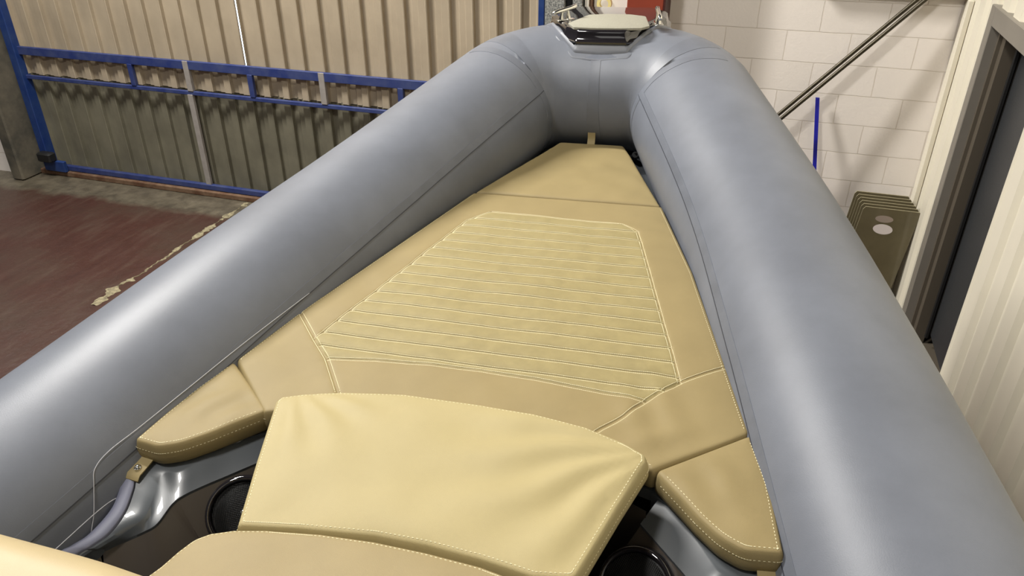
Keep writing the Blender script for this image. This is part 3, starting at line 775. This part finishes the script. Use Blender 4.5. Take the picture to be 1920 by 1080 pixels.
# ------------------------------------------------------------------ bow platform
bp_base = [(-.085, 3.186), (.02, 3.184), (.122, 3.188), (.180, 3.262), (.226, 3.358), (.266, 3.456), (.262, 3.57), (.19, 3.66), (-.19, 3.66), (-.262, 3.57), (-.255, 3.45), (-.209, 3.344), (-.150, 3.250)]
cxp, cyp = .035, 3.36
def inset(P, d):
    P = [np.array(p_) for p_ in P]; out = []
    for i in range(len(P)):
        a, b, c = P[i-1], P[i], P[(i+1) % len(P)]
        n1 = np.array([-(b-a)[1], (b-a)[0]]); n1 /= np.linalg.norm(n1); n2 = np.array([-(c-b)[1], (c-b)[0]]); n2 /= np.linalg.norm(n2)
        bs = n1+n2; bs /= np.linalg.norm(bs); out.append(b+bs*d/max(.3, bs@n1))
    return out
def lofted(levels, P, rad, name, material, parent):
    V = []; Fc = []; rings = []
    for d_, z in levels:
        q = roundc(inset(P, d_), rad); rings.append(len(V)); V += [(a[0], a[1], z(a) if callable(z) else z) for a in q]
    n_ = len(q)
    for k in range(len(levels)-1):
        for j in range(n_): a = rings[k]+j; b = rings[k]+(j+1) % n_; Fc.append((a, b, b+n_, a+n_))
    Fc.append(tuple(range(rings[-1], rings[-1]+n_))); Fc.append(tuple(range(n_-1, -1, -1)))
    return me_obj(name, V, Fc, material, parent, angle=55)
# moulded rubber skirt under it, draped on the tubes
def tubez(a):
    d2 = (PATH[:, 0]-a[0])**2+(PATH[:, 1]-a[1])**2; ok = d2 < R0*R0
    return float((PATH[ok, 2]+np.sqrt(R0*R0-d2[ok])).max()) if ok.any() else 0.2
lofted([(-.034, lambda a: tubez(a)-.001)]+[(-k*.0046, lambda a: tubez(a)+.0022) for k in range(7, -1, -1)], bp_base, .02, 'platform_patch', M_tape, boat)['label'] = 'flat patch glued round the bow platform'
lofted([(-.016, lambda a: tubez(a)-.004), (-.0155, lambda a: tubez(a)+.006), (-.012, lambda a: tubez(a)+.012), (-.005, lambda a: max(tubez(a)+.014, .384)), (-.000, .394)], bp_base, .02, 'platform_skirt', M_skirt, boat)
plat = lofted([(0, .394), (-.007, .398), (-.007, .404), (.003, .408), (.010, .434), (.010, .441), (.018, .448), (.035, .451)], bp_base, .012, 'bow_platform', M_black, boat)
plat['label'] = 'glossy black bow platform'
padp = [BP(x, y, .456)[:2] for x, y in ((1065, 43), (1075.5, 50.5), (1110, 52), (1160, 52.5), (1203, 52), (1218, 48), (1211, 30.5), (1182, 27), (1140, 26), (1104, 27.5))]
lofted([(0, .446), (0, .4545), (.004, .457)], padp, .012, 'grip_pad', M_pad, plat)['label'] = 'beige non slip pad'
def chock(cx, cy, yaw, hand):
    ca, sa = math.cos(yaw), math.sin(yaw)
    T_ = lambda p_: (cx+.8*(p_[0]*ca-p_[1]*sa), cy+.8*(p_[0]*sa+p_[1]*ca), .451+.72*p_[2])
    mb = MB(); V = []
    b_ = MB().box((-.022, -.05, 0), (.022, .05, .005), .002); mb.add([T_(v) for v in b_.V], b_.F)
    for yy in (-.022, .022):
        mb.tube([T_(p_) for p_ in ((0, yy, .002), (0, yy*.95, .02), (0, yy*.8, .038), (0, yy*.7, .052))], [.012, .009, .008, .009], 14)
    mb.tube([T_(p_) for p_ in ((0, -.070, .040), (0, -.066, .043), (0, -.03, .052), (0, .03, .062), (0, .066, .070), (0, .070, .070))], [.006, .0095, .0095, .0095, .0095, .006], 14)
    o = mb.obj('cleat', M_chrome, plat, boat=True, angle=50); o['label'] = ('left' if hand < 0 else 'right')+' polished steel cleat'
c1 = BP(1059, 37, .451); c2 = BP(1234, 44, .451)
chock(c1[0], c1[1], math.radians(-52), -1); chock(c2[0], c2[1], math.radians(12), 1)

# ------------------------------------------------------------------ bow pads
def wr_soft(seed, amp, sc):
    def f(Q): return np.array([amp*(nz(q[0]*sc, q[1]*sc, seed)+.5*nz(q[0]*sc*2.3, q[1]*sc*2.3, seed+5)) for q in Q])
    return f
# nose pad
nose = roundc([(-.137, 3.098), (.139, 3.098), (.182, 2.992), (.262, 2.77), (.349, 2.533), (-.344, 2.533), (-.262, 2.758)], [.02, .02, .05, 0, .006, .006, 0])
def wr_nose(Q):
    z = wr_soft(3, .004, 6)(Q)
    for i, (x, y) in enumerate(Q):
        z[i] += .003*math.sin((x*22+y*40))*math.exp(-((x-.17)/.10)**2-((y-2.78)/.13)**2)
        z[i] -= .010*math.exp(-((x+.19)/.05)**2)*max(0, min(1, (y-2.7)/.3))
    return z
cN, *_ = cushion('bow_cushion', nose, 0.0, .055, M_tan, wr=wr_nose, grid=.012, stitch=(), side_stitch=False, puff=.005)
tag(cN, 'small plain tan cushion at the very nose of the bow', 'cushion', 'bow cushions')
# little tan tab at the nose
mb = MB(); xt = BP(1109, 266, .004)[0]
prof = [(3.090, .000), (3.098, .008), (3.106, .022), (3.106, .045), (3.111, .045), (3.112, .020), (3.104, .0)]
V = [(xt-.016, y, z) for y, z in prof]+[(xt+.016, y, z) for y, z in prof]; n_ = len(prof)
mb.add(V, [tuple(range(n_)), tuple(range(2*n_-1, n_-1, -1))]+[(i, i+n_, (i+1) % n_+n_, (i+1) % n_) for i in range(n_)])
mb.obj('pull_tab', M_tan, cN, boat=True, angle=40)

# main quilted pad
padline = [(-.234, 2.372), (.236, 2.358), (.292, 2.312), (.310, 2.248), (.491, 1.535)]
seamR = [(.606, 1.629), (.491, 1.535), (.418, 1.449), (.377, 1.380), (.330, 1.326), (.31, 1.30)]
seamL = [(-.606, 1.645), (-.491, 1.520), (-.415, 1.442), (-.331, 1.329), (-.31, 1.30)]
arcl = [(-.415, 1.442), (-.29, 1.461), (-.145, 1.473), (0, 1.477), (.14, 1.472), (.28, 1.459), (.418, 1.449)]
left_edge = [(-.491, 1.520), (-.300, 2.290), (-.234, 2.372)]
quilt = [(-.234, 2.372), (.236, 2.358), (.292, 2.312), (.310, 2.248), (.491, 1.535), (.418, 1.449)]+arcl[::-1][1:]+[(-.491, 1.520), (-.300, 2.290)]
rows = []
y = 2.312; Qp = np.array(quilt)
while y > 1.43:
    xs = np.arange(-.6, .6, .002); tst = np.stack([xs, np.full_like(xs, y)], 1)
    ins = inside(tst, Qp)
    if ins.any():
        # keep contiguous runs
        runs = []; cur = None
        for x, i_ in zip(xs, ins):
            if i_ and cur is None: cur = x
            if not i_ and cur is not None: runs.append((cur, x)); cur = None
        for a, b in runs:
            if b-a > .04: rows.append([(a, y), ((a+b)/2, y), (b, y)])
    y -= .0583
main = roundc([(-.349, 2.527), (.354, 2.527), (.489, 2.085), (.659, 1.386), (.458, 1.224), (.30, 1.290), (.15, 1.312), (0, 1.318), (-.15, 1.312), (-.30, 1.288), (-.470, 1.213), (-.656, 1.391), (-.602, 1.642), (-.472, 2.095)],
              [.006, .006, 0, .02, .012, 0, 0, 0, 0, 0, .012, .02, 0, 0])
def wr_main(Q):
    z = wr_soft(8, .0035, 5)(Q)
    for i, (x, y) in enumerate(Q):
        z[i] += .004*math.sin(x*60+y*25)*math.exp(-((x-.44)/.09)**2-((y-1.42)/.12)**2)
        z[i] += .004*math.sin(x*40-y*55)*math.exp(-((x-.47)/.12)**2-((y-1.30)/.07)**2)
        z[i] += .003*math.sin(y*70+x*8)*math.exp(-((x-.33)/.10)**2-((y-2.35)/.08)**2)
    return z
QIN = np.array(quilt)
def wr_quilt(Q):
    z = wr_main(Q); ins = inside(Q, QIN)
    ph = (2.312-Q[:, 1])/.0583
    return z+np.where(ins, .0028*np.abs(np.sin(np.pi*ph))**.7, 0)
gro = [(r_, .0040, .0045) for r_ in rows]+[(padline[:3]+[padline[3]], .003, .005), (padline[3:], .003, .005), (left_edge, .003, .005), (arcl, .003, .005), (seamR, .004, .005), (seamL, .004, .005)]
ex = [(r_, (-.0042, .0042)) for r_ in rows]+[(padline, (-.0045, .0045)), (left_edge, (-.0045, .0045)), (arcl, (-.0045, .0045)), (seamR, (-.006, .006)), (seamL, (-.006, .006))]
cM, sM, *_ = cushion('bow_cushion', main, 0.0, .058, M_tan, wr=wr_quilt, grid=.016, grooves=gro, extra_stitch=ex, puff=.004, matfn=(quilt, M_tanq), r=.009, skip=lambda m_: m_[1] > 2.50 or abs(((abs(m_[0])-.659)*(-.162)-(m_[1]-1.386)*(-.20))/.257) < .016)
tag(cM, 'large tan quilted sun pad cushion filling the bow', 'cushion', 'bow cushions')

# small wing pads
def wing(sx, label, seed):
    P = [(.662, 1.388), (.700, 1.240), (.722, 1.062), (.650, 1.053), (.605, 1.075), (.560, 1.118), (.464, 1.226)]
    P = [(x*sx, y) for x, y in P]; P = P if sx > 0 else P[::-1]
    rd = [.012, 0, .012, .05, .12, .12, .015]; rd = rd if sx > 0 else rd[::-1]
    def wf(Q):
        z = wr_soft(seed, .004, 7)(Q)
        for i, (x, y) in enumerate(Q): z[i] += .0035*math.sin(abs(x)*55+y*30)*math.exp(-((abs(x)-.58)/.08)**2-((y-1.22)/.07)**2)
        return z
    o, sf, O_, N_ = cushion('bow_cushion', roundc(P, rd), -.002, .060, M_tan, wr=wf, grid=.010, puff=.006, r=.009,
                            skip=lambda m_: abs(((m_[0]*sx-.664)*(-.16)-(m_[1]-1.38)*(-.194))/.2515) < .016)
    tag(o, label, 'cushion', 'bow cushions')
    # strap with snap
    if True:
        bx_, by_ = (.700, 1.068) if sx > 0 else (-.700, 1.068)
        a0 = np.array([bx_*.995, by_-.008, -.050]); dr = np.array([.10*sx, -1, 0]); dr /= np.linalg.norm(dr); sd = np.array([-dr[1], dr[0], 0])
        prof = [(0, -.0), (.010, -.003), (.022, -.005), (.050, -.009), (.060, -.018)]
        V = []
        for t_, z_ in prof:
            for s_ in (-.019, .019):
                q = a0+dr*t_+sd*s_; V += [(q[0], q[1], a0[2]+z_+.003), (q[0], q[1], a0[2]+z_)]
        Fc = []
        for i in range(len(prof)-1):
            a = i*4; Fc += [(a, a+2, a+6, a+4), (a+1, a+5, a+7, a+3), (a, a+4, a+5, a+1), (a+2, a+3, a+7, a+6)]
        Fc += [(0, 1, 3, 2), (4*len(prof)-4, 4*len(prof)-2, 4*len(prof)-1, 4*len(prof)-3)]
        st = me_obj('strap', V, Fc, M_tan, o, angle=40); 
        q = a0+dr*.034+np.array([0, 0, -.004])
        MB().tube([q, q+[0, 0, .0035], q+[0, 0, .0045]], [.0085, .0085, .006], 24).tube([q+[0, 0, .004], q+[0, 0, .008], q+[0, 0, .0095]], [.0055, .0050, .002], 20).obj('snap_stud', M_chrome, st, boat=True, angle=50)
    return o
wing(-1, 'small triangular tan cushion at the left aft tip of the bow pads', 12)
wing(1, 'small triangular tan cushion at the right aft tip of the bow pads', 27)
q = BP(256, 893, ZB-.012)
MB().tube([q, q+[.002, -.004, .006]], [.005, .004], 16).tube([q+[.001, -.003, .004], q+[.002, -.005, .012]], .0018, 10).obj('screw_stud', M_chrome, boat, boat=True, angle=50)

# pale loose infill cushion
ZI = .058
infill_o = B2([(443, 986), (478, 868), (516, 752), (528, 743), (565, 738), (645, 733.5), (760, 738), (900, 757), (1000, 774), (1100, 800), (1170, 828), (1213, 853), (1213, 868), (1160, 950), (1078, 1085)], ZI)
infill_o += B2([(1000, 1083), (900, 1050), (800, 1025), (700, 1006), (560, 992)], ZI)
def wr_inf(Q):
    z = wr_soft(21, .005, 4)(Q)
    c = np.array([.48, 1.24])
    for i, (x, y) in enumerate(Q):
        dx, dy = x-c[0], y-c[1]; rr = math.hypot(dx, dy); an = math.atan2(dy, dx)
        z[i] += .006*math.sin(an*17+2.0*nz(x*5, y*5, 4))*math.exp(-((rr-.25)/.17)**2)*(1 if dx < 0 else 0)
        c2 = (x+.40, y-1.27); r2 = math.hypot(*c2); a2 = math.atan2(c2[1], c2[0])
        z[i] += .0035*math.sin(a2*15+1.5*nz(x*6, y*6, 9))*math.exp(-((r2-.16)/.10)**2)
    return z
cI, *_ = cushion('infill_cushion', roundc(infill_o, [.004, 0, .02, 0, 0, 0, 0, 0, 0, 0, .03, .02, .01, 0, .02, 0, 0, 0, 0, 0]), ZI, .054, M_tanl, wr=wr_inf, grid=.013, r=.010, puff=.010)
tag(cI, 'pale tan loose infill cushion lying across the aft edge of the quilted pad', 'cushion')
# table under it
MB().box((-.22, .93, -.010), (.30, 1.16, .003), .004).box((0.0, 1.0, ZD-.002), (.08, 1.08, -.008)).obj('infill_table', M_gel, boat, angle=40)

# forward seat pad in front of the console
ZS = .088
so = B2([(298, 1060), (330, 1032), (362, 1008), (395, 996), (440, 990), (500, 990), (600, 997), (700, 1011), (800, 1032), (900, 1058), (965, 1082)], ZS)
so = so+[(.36, .775), (.42, .66), (.44, .40), (-.40, .40), (-.41, .60)]
cS, *_ = cushion('seat_cushion', roundc(so, [.03, 0, .05, 0, 0, 0, 0, 0, 0, 0, 0, .05, .06, .05, .05, .05]), ZS, .085, M_seat, wr=wr_soft(33, .004, 5), grid=.013, r=.014, puff=.012, side_stitch=True)
tag(cS, 'rounded tan seat cushion just aft of the pale infill cushion', 'seat cushion')
MB().prism([(p_[0]*.93, .40+(p_[1]-.40)*.93) for p_ in so], ZD, ZS-.086).obj('seat_box', M_gel, boat, smooth=False)

# big bolster of the console seat, bottom left
e = [BP(x, y, .30) for x, y in ((-60, 962), (0, 976), (130, 1010), (240, 1044), (345, 1078), (460, 1125))]
V = []; Fc = []
E2 = catmull([np.array(p_[:2]) for p_ in e], 6); nE = len(E2)
prof = []
rB = .07
for k in range(9): a = math.pi*k/8; prof.append((rB-rB*math.sin(math.pi/2+0)*0-rB*math.cos(math.pi/2*k/8)*1.0, -rB+rB*math.sin(math.pi/2*k/8)))
prof = [(0, -.60), (0, -.18), (0, -.12)]+prof+[(rB+.06, .003), (rB+.12, 0), (2*rB+.12-rB*.3, -.03), (2*rB+.12, -rB), (2*rB+.12, -.18), (2*rB+.12, -.60)]
for i, p_ in enumerate(E2):
    t_ = E2[min(i+1, nE-1)]-E2[max(i-1, 0)]; t_ /= np.linalg.norm(t_); nb = np.array([t_[1], -t_[0]])
    if nb[1] > 0: nb = -nb
    for o_, z_ in prof:
        q = p_+nb*o_; zz = .315+z_+.003*nz(q[0]*9, q[1]*9, 2); V.append((q[0], q[1], zz if z_ > -.59 else .105))
w_ = len(prof)
for i in range(nE-1):
    for k in range(w_-1): a = i*w_+k; Fc.append((a, a+1, a+w_+1, a+w_))
Fc.append(tuple(range(w_-1, -1, -1))); Fc.append(tuple((nE-1)*w_+k for k in range(w_)))
cs = empty('console_seat', (-.35, .50, .10), True)
bo = me_obj('backrest', V, Fc, M_bols, cs, boat=True, angle=60)
tag(cs, 'large tan padded backrest in the bottom left corner, nearest the viewer', 'backrest')

# stands that carry the hull on the floor
for y in (-.4, 1.9):
    c = BM@np.array([0, y, -.9])+BT
    zb_ = .60 if y < 0 else .74
    mb = MB().box((c[0]-.55, c[1]-.10, 0), (c[0]+.55, c[1]+.10, zb_), .01)
    tag(mb.obj('hull_stand', M_wood, angle=40), 'timber stand under the '+('aft' if y < 0 else 'fore')+' part of the boat hull', 'stand')
